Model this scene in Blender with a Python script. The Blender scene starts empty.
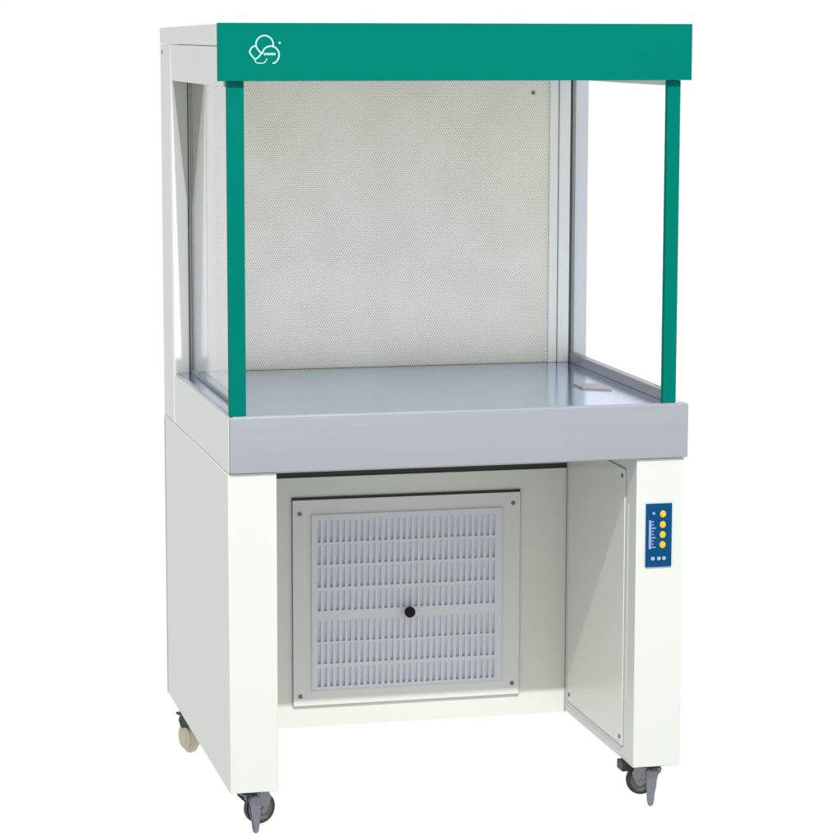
import bpy, bmesh, math
from mathutils import Vector, Matrix
import random
random.seed(4)
S = bpy.context.scene
C = S.collection

# ---------------------------------------------------------------- camera
F_PX = 2683.28
cam_d = bpy.data.cameras.new('camera'); cam = bpy.data.objects.new('camera', cam_d); C.objects.link(cam)
cam_d.sensor_width = 36.0; cam_d.lens = 36.0 * F_PX / 840.0
cam_d.clip_start = 0.05; cam_d.clip_end = 200
yaw, pitch, roll = [math.radians(a) for a in (13.6543, -8.2734, 0.1194)]
Fv = Vector((math.sin(yaw)*math.cos(pitch), math.cos(yaw)*math.cos(pitch), math.sin(pitch)))
Rv = Fv.cross(Vector((0, 0, 1))).normalized(); Uv = Rv.cross(Fv)
R2 = Rv*math.cos(roll) + Uv*math.sin(roll); U2 = -Rv*math.sin(roll) + Uv*math.cos(roll)
M = Matrix((R2, U2, -Fv)).transposed().to_4x4(); M.translation = Vector((-0.9123, -5.4212, 1.6005))
cam.matrix_world = M
S.camera = cam
S.render.resolution_x = 1024; S.render.resolution_y = 1024

# ---------------------------------------------------------------- studio surround: white sweep behind, dimmer room in front
w = bpy.data.worlds.new('World'); S.world = w; w.use_nodes = True
nt = w.node_tree; nt.nodes.clear()
out = nt.nodes.new('ShaderNodeOutputWorld'); bg = nt.nodes.new('ShaderNodeBackground')
tc = nt.nodes.new('ShaderNodeTexCoord'); sep = nt.nodes.new('ShaderNodeSeparateXYZ')
mr = nt.nodes.new('ShaderNodeMapRange'); mr.interpolation_type = 'SMOOTHSTEP'
mr.inputs['From Min'].default_value = 0.45; mr.inputs['From Max'].default_value = 0.85
mix = nt.nodes.new('ShaderNodeMix'); mix.data_type = 'RGBA'
mix.inputs['A'].default_value = (0.78, 0.79, 0.785, 1); mix.inputs['B'].default_value = (1.0, 1.0, 1.0, 1)
nt.links.new(tc.outputs['Generated'], sep.inputs[0]); nt.links.new(sep.outputs['Y'], mr.inputs['Value'])
nt.links.new(mr.outputs[0], mix.inputs['Factor']); nt.links.new(mix.outputs['Result'], bg.inputs['Color'])
bg.inputs['Strength'].default_value = 1.02
nt.links.new(bg.outputs[0], out.inputs[0])

# key lamp: high, in front, a touch to the left
ld = bpy.data.lights.new('key_lamp', 'AREA'); ld.shape = 'DISK'; ld.size = 0.09; ld.energy = 800
ld.color = (1.0, 0.985, 0.95)
key = bpy.data.objects.new('key_lamp', ld); C.objects.link(key)
kd = Vector((-0.11, -1.0, 1.165)).normalized()
key.location = Vector((0.5, 0.3, 0.6)) + kd*9.0
key.rotation_euler = kd.to_track_quat('Z', 'Y').to_euler()

S.view_settings.view_transform = 'Standard'; S.view_settings.look = 'None'
S.view_settings.exposure = 0; S.view_settings.gamma = 1
S.render.engine = 'CYCLES'

# ---------------------------------------------------------------- materials
def mat(name, col, rough=0.5, metal=0.0, spec=0.5, noise=0.03, scale=6.0, bump=0.0, bscale=300, stretch=None, rvar=0.0):
    m = bpy.data.materials.new(name); m.use_nodes = True
    n = m.node_tree.nodes; l = m.node_tree.links; b = n['Principled BSDF']
    b.inputs['Base Color'].default_value = (*col, 1); b.inputs['Roughness'].default_value = rough
    b.inputs['Metallic'].default_value = metal; b.inputs['Specular IOR Level'].default_value = spec
    tc = n.new('ShaderNodeTexCoord'); mp = n.new('ShaderNodeMapping'); l.new(tc.outputs['Object'], mp.inputs[0])
    if stretch: mp.inputs['Scale'].default_value = stretch
    nz = n.new('ShaderNodeTexNoise'); nz.inputs['Scale'].default_value = scale; nz.inputs['Detail'].default_value = 4
    l.new(mp.outputs[0], nz.inputs['Vector'])
    mx = n.new('ShaderNodeMix'); mx.data_type = 'RGBA'
    mx.inputs['A'].default_value = (*[c*(1-noise) for c in col], 1); mx.inputs['B'].default_value = (*[min(1, c*(1+noise)) for c in col], 1)
    l.new(nz.outputs['Fac'], mx.inputs['Factor']); l.new(mx.outputs['Result'], b.inputs['Base Color'])
    if rvar:
        r = n.new('ShaderNodeMapRange'); r.inputs['To Min'].default_value = rough-rvar; r.inputs['To Max'].default_value = rough+rvar
        l.new(nz.outputs['Fac'], r.inputs['Value']); l.new(r.outputs[0], b.inputs['Roughness'])
    if bump:
        nb = n.new('ShaderNodeTexNoise'); nb.inputs['Scale'].default_value = bscale; l.new(mp.outputs[0], nb.inputs['Vector'])
        bp = n.new('ShaderNodeBump'); bp.inputs['Strength'].default_value = bump; bp.inputs['Distance'].default_value = 0.001
        l.new(nb.outputs['Fac'], bp.inputs['Height']); l.new(bp.outputs[0], b.inputs['Normal'])
    return m

CREAM = mat('cream_paint', (0.655, 0.69, 0.648), 0.36, noise=0.022, scale=2.2, bump=0.05, bscale=500)
CREAM_IN = mat('cream_gloss_paint', (0.73, 0.755, 0.69), 0.25, noise=0.015, scale=3)
GREEN = mat('green_paint', (0.0, 0.166, 0.129), 0.6, spec=0.02, noise=0.02, scale=4)
STEEL = mat('brushed_steel', (0.545, 0.665, 0.835), 0.12, 1.0, noise=0.07, scale=2.5, bump=0.05, bscale=120, stretch=(1, 22, 22), rvar=0.03)
APRON = mat('satin_steel', (0.495, 0.52, 0.565), 0.36, 0.8, noise=0.07, scale=2.5, bump=0.07, bscale=150, stretch=(1, 25, 25))
RAIL = mat('dull_rail_metal', (0.33, 0.325, 0.36), 0.4, 0.5, noise=0.04)
GASKET = mat('grey_gasket', (0.30, 0.32, 0.335), 0.6)
LIGHTGAP = mat('light_groove', (0.62, 0.61, 0.53), 0.6)
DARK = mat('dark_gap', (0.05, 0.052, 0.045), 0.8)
ALU = mat('aluminium_strip', (0.74, 0.785, 0.84), 0.3, 0.4, noise=0.02)
WHITE = mat('white_strip', (0.87, 0.88, 0.84), 0.4, noise=0.01)
LAV = mat('lavender_filter', (0.74, 0.76, 0.87), 0.8, noise=0.08, scale=60)
DOOR = mat('door_paint', (0.72, 0.74, 0.705), 0.3, noise=0.015)
GRILLE = mat('grille_grey', (0.70, 0.725, 0.76), 0.42, noise=0.015)
SCREW = mat('screw_steel', (0.18, 0.19, 0.18), 0.45, 0.6)
KNOB = mat('black_knob', (0.006, 0.007, 0.009), 0.5, spec=0.2)
BLUE = mat('blue_panel', (0.001, 0.060, 0.175), 0.5, spec=0.1, noise=0.04, scale=20)
YELLOW = mat('yellow_button', (0.70, 0.47, 0.015), 0.4)
PALE = mat('pale_print', (0.26, 0.34, 0.60), 0.5)
DOTW = mat('grey_white_dot', (0.32, 0.42, 0.46), 0.5)
EMB = mat('white_print', (0.46, 0.74, 0.70), 0.5)
TYRE = mat('caster_tyre', (0.045, 0.045, 0.04), 0.55, noise=0.1, scale=40)
RIM = mat('caster_rim', (0.13, 0.125, 0.09), 0.4, noise=0.1, scale=30)
BEIGE = mat('beige_wheel', (0.55, 0.51, 0.38), 0.22, noise=0.12, scale=30)
ZINC = mat('zinc_fork', (0.25, 0.265, 0.295), 0.3, 0.75, noise=0.1, scale=40)
BLACK = mat('black_plate', (0.012, 0.012, 0.012), 0.5)

def perf_mat():
    m = mat('perforated_sheet', (0.90, 0.86, 0.775), 0.5, noise=0.03, scale=2)
    n = m.node_tree.nodes; l = m.node_tree.links; b = n['Principled BSDF']
    base = b.inputs['Base Color'].links[0].from_socket
    tc = n.new('ShaderNodeTexCoord'); sp = n.new('ShaderNodeSeparateXYZ'); l.new(tc.outputs['Object'], sp.inputs[0])
    def mth(op, a, c=None):
        q = n.new('ShaderNodeMath'); q.operation = op
        for i, v in enumerate((a, c)):
            if v is None: continue
            if isinstance(v, (int, float)): q.inputs[i].default_value = v
            else: l.new(v, q.inputs[i])
        return q.outputs[0]
    px, pz = 0.0058, 0.0100        # staggered round holes
    def lattice(ox, oz):
        u = mth('SUBTRACT', mth('FRACT', mth('ADD', mth('DIVIDE', sp.outputs['X'], px), ox)), 0.5)
        v = mth('SUBTRACT', mth('FRACT', mth('ADD', mth('DIVIDE', sp.outputs['Z'], pz), oz)), 0.5)
        u = mth('MULTIPLY', u, px); v = mth('MULTIPLY', v, pz)
        return mth('SQRT', mth('ADD', mth('MULTIPLY', u, u), mth('MULTIPLY', v, v)))
    d = mth('MINIMUM', lattice(0, 0), lattice(0.5, 0.5))
    nzc = n.new('ShaderNodeTexNoise'); nzc.inputs['Scale'].default_value = 9; l.new(tc.outputs['Object'], nzc.inputs['Vector'])
    cr = n.new('ShaderNodeMapRange'); cr.inputs['From Min'].default_value = 0.35; cr.inputs['From Max'].default_value = 0.65
    cr.inputs['To Min'].default_value = 0.0013; cr.inputs['To Max'].default_value = 0.0017; l.new(nzc.outputs['Fac'], cr.inputs['Value'])
    hole = mth('LESS_THAN', d, cr.outputs[0])
    mx = n.new('ShaderNodeMix'); mx.data_type = 'RGBA'
    l.new(hole, mx.inputs['Factor']); l.new(base, mx.inputs['A']); mx.inputs['B'].default_value = (0.58, 0.54, 0.44, 1)
    l.new(mx.outputs['Result'], b.inputs['Base Color'])
    bp = n.new('ShaderNodeBump'); bp.inputs['Strength'].default_value = 0.35; bp.inputs['Distance'].default_value = 0.001
    bp.invert = True; l.new(hole, bp.inputs['Height']); l.new(bp.outputs[0], b.inputs['Normal'])
    return m
PERF = perf_mat()

def glass_mat(name, k):
    m = bpy.data.materials.new(name); m.use_nodes = True
    n = m.node_tree.nodes; l = m.node_tree.links; n.clear()
    o = n.new('ShaderNodeOutputMaterial'); t = n.new('ShaderNodeBsdfTransparent'); t.inputs[0].default_value = (1, 1, 1, 1)
    g = n.new('ShaderNodeBsdfGlossy'); g.inputs['Roughness'].default_value = 0.02
    ge = n.new('ShaderNodeNewGeometry'); dt = n.new('ShaderNodeVectorMath'); dt.operation = 'DOT_PRODUCT'
    l.new(ge.outputs['Normal'], dt.inputs[0]); l.new(ge.outputs['Incoming'], dt.inputs[1])
    def mth(op, a, b=None):
        q = n.new('ShaderNodeMath'); q.operation = op
        for i, v in enumerate((a, b)):
            if v is None: continue
            if isinstance(v, (int, float)): q.inputs[i].default_value = v
            else: l.new(v, q.inputs[i])
        return q.outputs[0]
    f = mth('ADD', mth('MULTIPLY', mth('POWER', mth('SUBTRACT', 1.0, mth('ABSOLUTE', dt.outputs['Value'])), 5.0), 0.96*k), 0.04*k)
    mx = n.new('ShaderNodeMixShader'); l.new(f, mx.inputs[0]); l.new(t.outputs[0], mx.inputs[1]); l.new(g.outputs[0], mx.inputs[2])
    l.new(mx.outputs[0], o.inputs[0])
    return m
GLASS = glass_mat('clear_glass', 1.0); GLASS_AR = glass_mat('low_reflection_glass', 0.05)

# ---------------------------------------------------------------- helpers
def box(bm, x0, x1, y0, y1, z0, z1, bev=0.0, seg=2):
    t = bmesh.new()
    bmesh.ops.create_cube(t, size=1)
    for v in t.verts:
        v.co = Vector((x0+(x1-x0)*(v.co.x+.5), y0+(y1-y0)*(v.co.y+.5), z0+(z1-z0)*(v.co.z+.5)))
    if bev: bmesh.ops.bevel(t, geom=t.edges[:], offset=bev, segments=seg, affect='EDGES', profile=0.6)
    me = bpy.data.meshes.new('t'); t.to_mesh(me); t.free(); bm.from_mesh(me); bpy.data.meshes.remove(me)
def cyl(bm, c, r, h, axis='Y', seg=32, bev=0.0, r2=None):
    t = bmesh.new()
    bmesh.ops.create_cone(t, cap_ends=True, segments=seg, radius1=r, radius2=r if r2 is None else r2, depth=h)
    if bev:
        ed = [e for e in t.edges if abs(e.verts[0].co.z-e.verts[1].co.z) < 1e-6]
        bmesh.ops.bevel(t, geom=ed, offset=bev, segments=3, affect='EDGES')
    rot = {'Z': Matrix.Identity(4), 'Y': Matrix.Rotation(math.pi/2, 4, 'X'), 'X': Matrix.Rotation(math.pi/2, 4, 'Y')}[axis]
    t.transform(Matrix.Translation(c) @ rot)
    me = bpy.data.meshes.new('t'); t.to_mesh(me); t.free(); bm.from_mesh(me); bpy.data.meshes.remove(me)
def prism(bm, pts, axis, a, b):
    """closed polygon pts extruded between a and b along axis"""
    def P(p, t):
        return {'X': (t, p[0], p[1]), 'Y': (p[0], t, p[1]), 'Z': (p[0], p[1], t)}[axis]
    va = [bm.verts.new(P(p, a)) for p in pts]; vb = [bm.verts.new(P(p, b)) for p in pts]
    bm.faces.new(va); bm.faces.new(vb[::-1]); n = len(pts)
    for i in range(n): bm.faces.new((va[i], vb[i], vb[(i+1) % n], va[(i+1) % n]))
def tube(bm, pts, r, seg=8):
    rings = []
    for i, p in enumerate(pts):
        p = Vector(p); a = Vector(pts[max(i-1, 0)]); b = Vector(pts[min(i+1, len(pts)-1)])
        d = (b-a).normalized(); s = Vector((0, 1, 0)); u = d.cross(s).normalized(); v = u.cross(d)
        rings.append([bm.verts.new(p + (u*math.cos(k*2*math.pi/seg) + v*math.sin(k*2*math.pi/seg)*0.35)*r) for k in range(seg)])
    for A, B in zip(rings, rings[1:]):
        for k in range(seg): bm.faces.new((A[k], A[(k+1) % seg], B[(k+1) % seg], B[k]))
    bm.faces.new(rings[0][::-1]); bm.faces.new(rings[-1])
def obj(name, bm, m, parent=None, smooth=False, label=None):
    bmesh.ops.recalc_face_normals(bm, faces=bm.faces[:])
    me = bpy.data.meshes.new(name); bm.to_mesh(me); bm.free(); me.materials.append(m)
    if smooth:
        for p in me.polygons: p.use_smooth = True
        me.set_sharp_from_angle(angle=math.radians(14))
    o = bpy.data.objects.new(name, me); C.objects.link(o)
    if parent is not None: o.parent = parent
    if label: o['label'] = label
    return o
def B(name, m, parent, *args, bev=0.0, label=None, seg=2):
    bm = bmesh.new(); box(bm, *args, bev=bev, seg=seg); return obj(name, bm, m, parent, label=label, smooth=bev > 0)

# ---------------------------------------------------------------- key dimensions (metres)
ZT, ZB = 0.8065, 0.6885      # work surface top, apron bottom
YI = 0.752                   # perforated wall
YD = 0.925                   # back of cabinet
YP = 0.5257                  # recessed back panel under the bench
YL = 0.0075                  # face of the two leg cabinets

bench = bpy.data.objects.new('clean_air_bench', None); C.objects.link(bench)
bench['label'] = 'cream and stainless steel laboratory airflow bench on casters with green canopy frame and glass sides'
bench['category'] = 'lab bench'

# --- leg cabinets
def leg_cabinet(x0, x1, label):
    bm = bmesh.new()
    box(bm, x0, x1, YL, YD, 0.003, ZB-0.0015, bev=0.0025)
    return obj('side_cabinet', bm, CREAM, bench, smooth=True, label=label)
left = leg_cabinet(-0.0038, 0.0995, 'left side cabinet reaching to the back')
right = leg_cabinet(0.8872, 0.9945, 'right side cabinet carrying the blue control panel')
# fold line of the front face on the right cabinet and rear seam of the left one
B('corner_seam', GASKET, left, -0.0049, -0.0033, 0.904, 0.9055, 0.004, ZB-0.006)
# access panel on the inner face of the right cabinet
bm = bmesh.new(); box(bm, 0.8846, 0.8878, 0.082, 0.498, 0.034, 0.653, bev=0.0012)
ap = obj('access_panel', bm, CREAM_IN, bench, smooth=True)
for y, z in ((0.098, 0.637), (0.096, 0.052), (0.482, 0.052), (0.482, 0.637)):
    bm = bmesh.new(); cyl(bm, (0.8836, y, z), 0.0046, 0.003, 'X', 16, 0.0008); obj('screw', bm, SCREW, ap, smooth=True)
B('edge_trim', CREAM_IN, bench, 0.8858, 0.8869, 0.0590, 0.0640, 0.14, 0.582, bev=0.001)
# outline round the access panel
bm = bmesh.new()
for a in ((0.0785, 0.0812, 0.0305, 0.6565), (0.4988, 0.5015, 0.0305, 0.6565), (0.0813, 0.4987, 0.0305, 0.0332), (0.0813, 0.4987, 0.6538, 0.6565)):
    box(bm, 0.8868, 0.8881, *a)
obj('panel_gap', bm, GASKET, ap)

# --- recessed back panel with dark gap on top
B('back_panel', CREAM_IN, bench, 0.1020, 0.8877, YP, YP+0.012, 0.0, 0.586, bev=0.001)
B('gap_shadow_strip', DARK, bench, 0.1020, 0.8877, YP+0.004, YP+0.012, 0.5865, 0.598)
B('upper_back_panel', CREAM_IN, bench, 0.1020, 0.8877, YP+0.001, YP+0.012, 0.5985, ZB-0.0015)
# corner line where back panel meets the right cabinet
B('corner_seam', GASKET, bench, 0.8858, 0.8879, YP-0.0035, YP-0.0005, 0.001, ZB-0.004)
# body behind the back panel
B('rear_housing', CREAM, bench, 0.1020, 0.8877, YP+0.0135, YD-0.001, 0.02, ZB-0.002)
# upper rear plenum
B('plenum_housing', CREAM, bench, -0.0022, 0.9985, YI+0.024, YD, ZB, 1.5655)
for x0, x1, lab in ((-0.0022, 0.0315, None), (0.9655, 0.9985, None)):
    bm = bmesh.new(); box(bm, x0, x1, YI-0.0048, YI+0.0237, ZB, 1.5655)
    obj('rear_column', bm, WHITE if x0 < .5 else ALU, bench, smooth=True)

# --- filter panel
fx0, fx1, fz0, fz1 = 0.2315, 0.7715, 0.0520, 0.5345
bm = bmesh.new()
for a in ((fx0, 0.2790, fz0, fz1), (0.7240, fx1, fz0, fz1), (0.2790, 0.7240, fz0, 0.0905), (0.2790, 0.7240, 0.4955, fz1)):
    box(bm, a[0], a[1], YP-0.0075, YP-0.0022, a[2], a[3])
bmesh.ops.remove_doubles(bm, verts=bm.verts[:], dist=1e-6)
# opening for the grille is covered by the grille plate that stands proud of the door
fp = obj('filter_door', bm, DOOR, bench, smooth=True)
bm = bmesh.new()
g = 0.0016
box(bm, fx0-g, fx0-0.0003, YP-0.0040, YP-0.0006, fz0-g, fz1)
box(bm, fx1+0.0003, fx1+g, YP-0.0040, YP-0.0006, fz0-g, fz1)
box(bm, fx0, fx1, YP-0.0040, YP-0.0006, fz0-g, fz0-0.0003)
obj('door_outline', bm, GASKET, fp)
bm = bmesh.new(); box(bm, fx0-g, fx1+g, YP-0.0040, YP-0.0006, fz1+0.0004, fz1+0.0060)
obj('door_gap', bm, DARK, fp)
for x, z in ((0.2475, 0.503), (0.7545, 0.509), (0.2475, 0.0745), (0.7545, 0.0785)):
    bm = bmesh.new(); cyl(bm, (x, YP-0.0085, z), 0.0048, 0.003, 'Y', 16, 0.0008); obj('screw', bm, SCREW, fp, smooth=True)
# pleated backing: one tilted leaf per row, deep at the bottom of each slot row
rows = [(0.4355, 0.4865), (0.3835, 0.4290), (0.3300, 0.3765), (0.2750, 0.3215), (0.2020, 0.2515), (0.1500, 0.1970), (0.0960, 0.1410)]
gx0, gx1, gz0, gz1 = 0.2765, 0.7265, 0.0880, 0.4980
YG = YP-0.0115
bm = bmesh.new()
for z0, z1 in rows:
    prism(bm, [(YG+0.0066, z0-0.0025), (YG+0.0076, z0-0.0025), (YG+0.0076, z1+0.0025), (YG+0.0032, z1+0.0025)], 'X', gx0+0.006, gx1-0.006)
obj('filter_medium', bm, LAV, fp)
NC = 30; sx0, sx1 = 0.2880, 0.7110; pit = (sx1-sx0)/(NC-0.45); sw = pit*0.50
xs = [gx0]
for k in range(NC): xs += [sx0+k*pit, sx0+k*pit+sw]
xs.append(gx1)
zs = [gz0]
for z0, z1 in rows[::-1]: zs += [z0, z1]
zs.append(gz1)
bm = bmesh.new()
V = [[bm.verts.new((x, YG, z)) for z in zs] for x in xs]
for i in range(len(xs)-1):
    for j in range(len(zs)-1):
        if i % 2 == 1 and j % 2 == 1: continue
        bm.faces.new((V[i][j], V[i+1][j], V[i+1][j+1], V[i][j+1]))
fs = bm.faces[:]
ext = bmesh.ops.extrude_face_region(bm, geom=fs)
for v in [q for q in ext['geom'] if isinstance(q, bmesh.types.BMVert)]: v.co.y += 0.0022
obj('slotted_grille', bm, GRILLE, fp)
# folded rim of the grille tray
bm = bmesh.new()
box(bm, gx0-0.0022, gx0-0.0002, YG-0.0004, YP-0.0077, gz0, gz1)
box(bm, gx1+0.0002, gx1+0.0022, YG-0.0004, YP-0.0077, gz0, gz1)
box(bm, gx0-0.0022, gx1+0.0022, YG-0.0004, YP-0.0077, gz0-0.0022, gz0-0.0002)
box(bm, gx0-0.0022, gx1+0.0022, YG-0.0004, YP-0.0077, gz1+0.0002, gz1+0.0022)
obj('grille_rim', bm, GRILLE, fp)
bm = bmesh.new(); cyl(bm, (0.5020, YG-0.008, 0.2665), 0.0072, 0.016, 'Y', 24, 0.001); cyl(bm, (0.5020, YG-0.019, 0.2665), 0.0126, 0.010, 'Y', 32, 0.003)
obj('knob', bm, KNOB, fp, smooth=True)

# --- control panel on the right cabinet
cp = B('control_panel', BLUE, bench, 0.9085, 0.9675, YL-0.0035, YL+0.0005, 0.4500, 0.5890, bev=0.0008)
for z in (0.5660, 0.5428, 0.5208, 0.4985):
    bm = bmesh.new(); cyl(bm, (0.9462, YL-0.0046, z), 0.0068, 0.003, 'Y', 24, 0.0012)
    for v in bm.verts: v.co.z = z + (v.co.z-z)*1.15
    obj('button', bm, YELLOW, cp, smooth=True)
for x, mm in ((0.9245, DOTW), (0.9385, YELLOW), (0.9500, DOTW)):
    bm = bmesh.new(); cyl(bm, (x, YL-0.0044, 0.4685), 0.0044, 0.002, 'Y', 20, 0.0006)
    if mm is YELLOW:
        mm = DOTW
    obj('indicator', bm, mm, cp, smooth=True)
bm = bmesh.new(); cyl(bm, (0.9255, YL-0.0041, 0.5680), 0.0032, 0.0014, 'Y', 16)
obj('small_lamp', bm, PALE, cp)
bm = bmesh.new()
box(bm, 0.9150, 0.9205, YL-0.0042, YL-0.0034, 0.4900, 0.5530)
for k in range(9):
    z = 0.4935+k*0.0070
    box(bm, 0.9218, 0.9218+(0.0042 if k % 3 else 0.0085), YL-0.0041, YL-0.0034, z-0.0013, z+0.0013)
obj('scale_print', bm, PALE, cp)

# --- stainless work surface with deep front apron
bm = bmesh.new()
box(bm, 0.0, 1.0, 0.0, YI-0.0050, ZB, ZT, bev=0.0045, seg=3)
ws = obj('steel_apron', bm, APRON, bench, smooth=True)
bm = bmesh.new(); box(bm, 0.0090, 0.9945, 0.0085, YI-0.0055, ZT-0.001, ZT+0.0012, bev=0.0005)
wt = obj('work_surface', bm, STEEL, bench, smooth=True)
bm = bmesh.new()
prism(bm, [(0.842, 0.262), (0.898, 0.225), (0.906, 0.262), (0.902, 0.318), (0.842, 0.340)], 'Z', ZT+0.0014, ZT+0.0050)  # low flat grey shape lying on the work surface
obj('low_grey_plate', bm, RAIL, bench)

bm = bmesh.new(); box(bm, -0.0022, -0.0004, 0.0050, YI-0.0052, ZB, ZT-0.0035, bev=0.0004)
obj('apron_end_plate', bm, CREAM, bench, smooth=True)

# --- perforated air outlet wall
bm = bmesh.new(); box(bm, 0.0975, 0.9030, YI, YI+0.020, ZT+0.0015, 1.5650)
pf = obj('perforated_panel', bm, PERF, bench)
def strip(x0, x1, y0, m, name='frame_strip'): 
    return B(name, m, pf, x0, x1, y0, YI+0.022, ZT+0.0015, 1.5650, bev=0.0015)
strip(0.9034, 0.9240, YI-0.0060, WHITE); strip(0.9262, 0.9530, YI-0.0100, ALU_W if 'ALU_W' in globals() else WHITE)
strip(0.0765, 0.0971, YI-0.0060, WHITE); strip(0.0445, 0.0743, YI-0.0100, WHITE)
B('frame_groove', LIGHTGAP, pf, 0.9242, 0.9260, YI-0.001, YI+0.021, ZT+0.0015, 1.5650)
B('frame_groove', LIGHTGAP, pf, 0.0745, 0.0763, YI-0.001, YI+0.021, ZT+0.0015, 1.5650)
bm = bmesh.new(); cyl(bm, (0.862, YI-0.002, 1.453), 0.0042, 0.004, 'Y', 16, 0.001); obj('screw', bm, SCREW, pf, smooth=True)

# --- glass sides with gaskets and bottom rails
def glass_side(x, rx0, rx1, rz, rm, lab):
    g = B('side_glass', GLASS if x < 0.5 else GLASS_AR, bench, x, x+0.004, 0.048, YI-0.012, ZT+0.006, 1.4960, label=lab)
    B('rear_gasket', GASKET, g, x-0.0015, x+0.0055, YI-0.0118, YI-0.0055, ZT+0.0015, 1.4960)
    B('bottom_rail', rm, g, rx0, rx1, 0.052, YI-0.012, ZT+0.0014, ZT+rz, bev=0.0012)
    return g
glass_side(0.0365, 0.0350, 0.0420, 0.009, GASKET, 'left glass side panel')
glass_side(0.9600, 0.9550, 0.9740, 0.024, RAIL, 'right glass side panel')
# added thin grey plates shaped as the canopy's shadow wedge by the left glass
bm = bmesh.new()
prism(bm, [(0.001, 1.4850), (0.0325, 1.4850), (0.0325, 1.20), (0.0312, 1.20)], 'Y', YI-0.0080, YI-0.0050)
obj('shade_wedge', bm, mat('shade_wedge_grey', (0.44, 0.44, 0.39), 0.5), bench)
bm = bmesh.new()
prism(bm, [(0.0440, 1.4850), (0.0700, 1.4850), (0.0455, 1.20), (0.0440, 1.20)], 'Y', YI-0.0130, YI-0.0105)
obj('shade_wedge', bm, bpy.data.materials['shade_wedge_grey'], bench)

# --- canopy
bm = bmesh.new()
prism(bm, [(0.0095, 1.5672), (YD+0.001, 1.5672), (YD+0.001, 1.6040), (0.0095, 1.6130)], 'X', -0.0032, 0.9930)
bmesh.ops.bevel(bm, geom=bm.edges[:], offset=0.0012, segments=2, affect='EDGES')
obj('roof_cap', bm, CREAM, bench, smooth=True)
for x0, x1 in ((-0.0022, 0.0190), (0.9560, 0.9735)):
    B('side_header', CREAM, bench, x0, x1, 0.0310, YI-0.0055, 1.4840, 1.5660, bev=0.0015)
B('header_return', CREAM, bench, 0.0192, 0.0420, 0.0500, YI-0.0120, 1.4970, 1.5030)
B('ceiling_panel', CREAM_IN, bench, 0.0425, 0.9545, 0.0310, YI-0.0115, 1.5100, 1.5160)
bm = bmesh.new(); cyl(bm, (-0.0024, 0.895, 1.548), 0.004, 0.003, 'X', 14, 0.0008); obj('screw', bm, SCREW, bench, smooth=True)
fa = B('canopy_fascia', GREEN, bench, -0.0185, 0.9945, 0.0000, 0.0085, 1.4965, 1.6140, bev=0.0012)
for a, b in (((0.0040, 0.0388), (0.0055, 0.0400)), ((0.9475, 0.9765), (0.9460, 0.9775))):
    bm = bmesh.new(); box(bm, a[0]-0.0015, a[1]-0.0015, 0.0135, 0.0300, ZT+0.0014, 1.4960, bev=0.0012)
    obj('front_post', bm, GREEN, bench, smooth=True)
B('fascia_mount', GREEN, bench, 0.0060, 0.9500, 0.0090, 0.0300, 1.5030, 1.5640)

# emblem on the fascia: three interlaced rings, small lettering bar and a dot
def E(u, v): return (0.081+(235+u/14-266)*0.002045, -0.0004, 1.567-(25+v/14-46)*0.002055)
def smooth_path(P, n=8):
    Q = [P[0]]+P+[P[-1]]; o = []
    for i in range(1, len(Q)-2):
        p0, p1, p2, p3 = [Vector(q) for q in Q[i-1:i+3]]
        for k in range(n):
            t = k/n; o.append(0.5*((2*p1)+(-p0+p2)*t+(2*p0-5*p1+4*p2-p3)*t*t+(-p0+3*p1-3*p2+p3)*t**3))
    o.append(Vector(P[-1])); return o
def arc(cx, cy, r, a0, a1, n=12):
    return [(cx+r*math.cos(math.radians(a0+(a1-a0)*k/n)), cy-r*math.sin(math.radians(a0+(a1-a0)*k/n))) for k in range(n+1)]
bm = bmesh.new()
for path, r in ((arc(415, 272, 122, -8, 188) + [(300, 310), (335, 360), (372, 392)], 0.0015),
                (arc(500, 415, 120, 172, 5) + [(618, 430), (598, 485), (560, 522), (525, 530)], 0.0015),
                ([(290, 290), (240, 310), (205, 365), (225, 415), (280, 470), (330, 442), (370, 392)], 0.0015),
                ([(270, 455), (290, 515), (345, 528), (410, 520), (450, 465)], 0.0009)):
    tube(bm, [E(*q) for q in smooth_path([Vector((p[0], p[1], 0)) for p in path], 8) for q in [(q[0], q[1])]], r, 8)
for k in range(7):
    a = E(405+k*24, 386); b = E(405+k*24+(15 if k % 2 else 18), 418)
    box(bm, a[0], b[0], -0.0008, 0.0001, b[2], a[2])
cyl(bm, E(628, 248), 0.0022, 0.0008, 'Y', 12)
obj('emblem', bm, EMB, fa, smooth=True)

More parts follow.
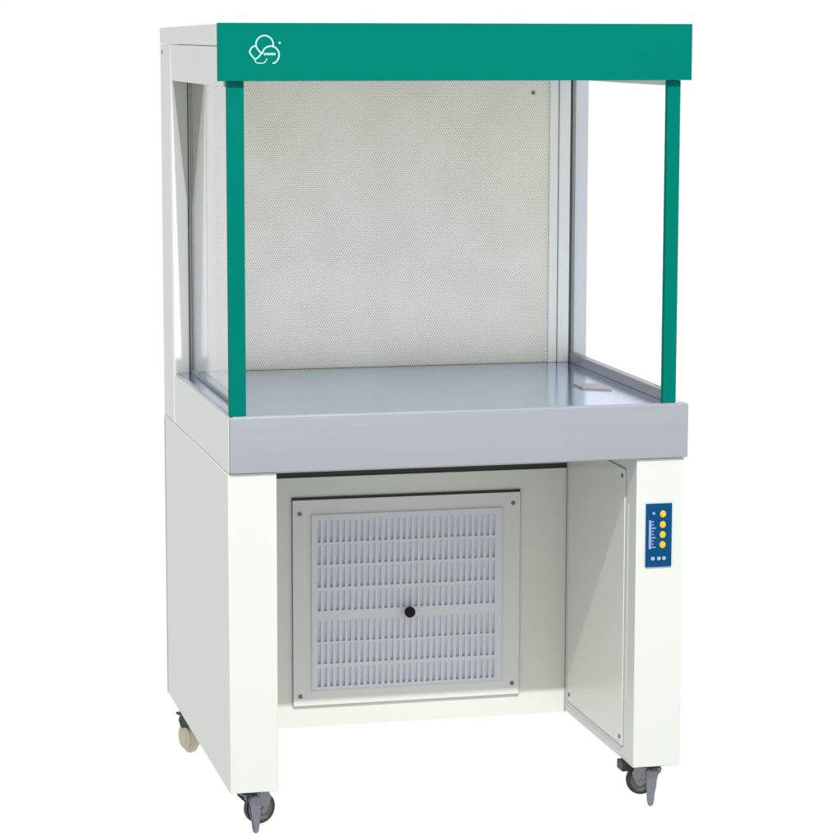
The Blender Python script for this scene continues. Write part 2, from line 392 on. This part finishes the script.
# ---------------------------------------------------------------- casters
def caster(x, y, ang, wheel_mat, rim_mat, fork_mat, r, pedal=0, label=None, zc=-0.050, width=0.025):
    """swivel caster; local +y is the trail direction, local x the wheel axle"""
    c = bpy.data.objects.new('caster', None); C.objects.link(c); c.parent = bench
    c.location = (x, y, 0.003); c.rotation_euler = (0, 0, math.radians(ang))
    if label: c['label'] = label
    bm = bmesh.new(); box(bm, -0.030, 0.030, -0.028, 0.030, -0.0060, -0.0004, bev=0.001); cyl(bm, (0, 0, -0.010), 0.021, 0.008, 'Z', 32, 0.002)
    obj('swivel_plate', bm, BLACK, c, smooth=True)
    hw = width/2+0.0022
    bm = bmesh.new()
    prof = [(-0.026, -0.013), (0.034, -0.013), (0.040, -0.026), (0.030, zc-0.006), (0.022, zc-0.011), (0.012, zc-0.006), (-0.012, -0.034), (-0.024, -0.022)]
    if not pedal: prof = [(-0.020, -0.013), (0.032, -0.013), (0.036, -0.024), (0.026, -0.038), (0.014, -0.038), (-0.014, -0.026)]
    prism(bm, prof, 'X', -hw-0.0028, -hw); prism(bm, prof, 'X', hw, hw+0.0028)
    box(bm, -hw-0.0026, hw+0.0026, -0.025, 0.033, -0.0165, -0.0135, bev=0.0008)
    if pedal: cyl(bm, (0, 0.020, zc), 0.0050, 2*hw+0.011, 'X', 16, 0.001)
    obj('fork', bm, fork_mat, c, smooth=True)
    bm = bmesh.new(); cyl(bm, (0, 0.020, zc), r, width, 'X', 64, 0.006 if pedal else 0.011); obj('tyre', bm, wheel_mat, c, smooth=True)
    bm = bmesh.new(); cyl(bm, (0, 0.020, zc), r*(0.74 if pedal else 0.45), width+0.0020, 'X', 48, 0.0014); obj('rim', bm, rim_mat, c, smooth=True)
    if pedal:
        a, b = sorted((pedal*(hw+0.0032), pedal*(hw+0.0130)))
        bm = bmesh.new()
        prism(bm, [(-0.019, -0.016), (0.010, -0.016), (0.0085, -0.050), (0.0065, -0.088), (0.0030, -0.0985), (-0.0055, -0.0985), (-0.0090, -0.088), (-0.0110, -0.050)], 'X', a, b)
        bmesh.ops.bevel(bm, geom=bm.edges[:], offset=0.0026, segments=3, affect='EDGES')
        obj('brake_pedal', bm, ZINC, c, smooth=True)
    return c
caster(0.050, 0.062, -72, TYRE, RIM, ZINC, 0.0345, 1, 'front left caster with its brake pedal down')
caster(0.944, 0.062, 76, TYRE, RIM, ZINC, 0.0320, -1, 'front right caster with its brake pedal down', zc=-0.044)
caster(0.026, 0.705, 20, BEIGE, BEIGE, BLACK, 0.0385, 0, 'rear left caster with a beige wheel', zc=-0.062, width=0.030)
# mounting block of the front right caster
B('caster_mount', BLACK, bench, 0.8795, 0.9020, 0.058, 0.098, -0.0190, 0.0015, bev=0.002)
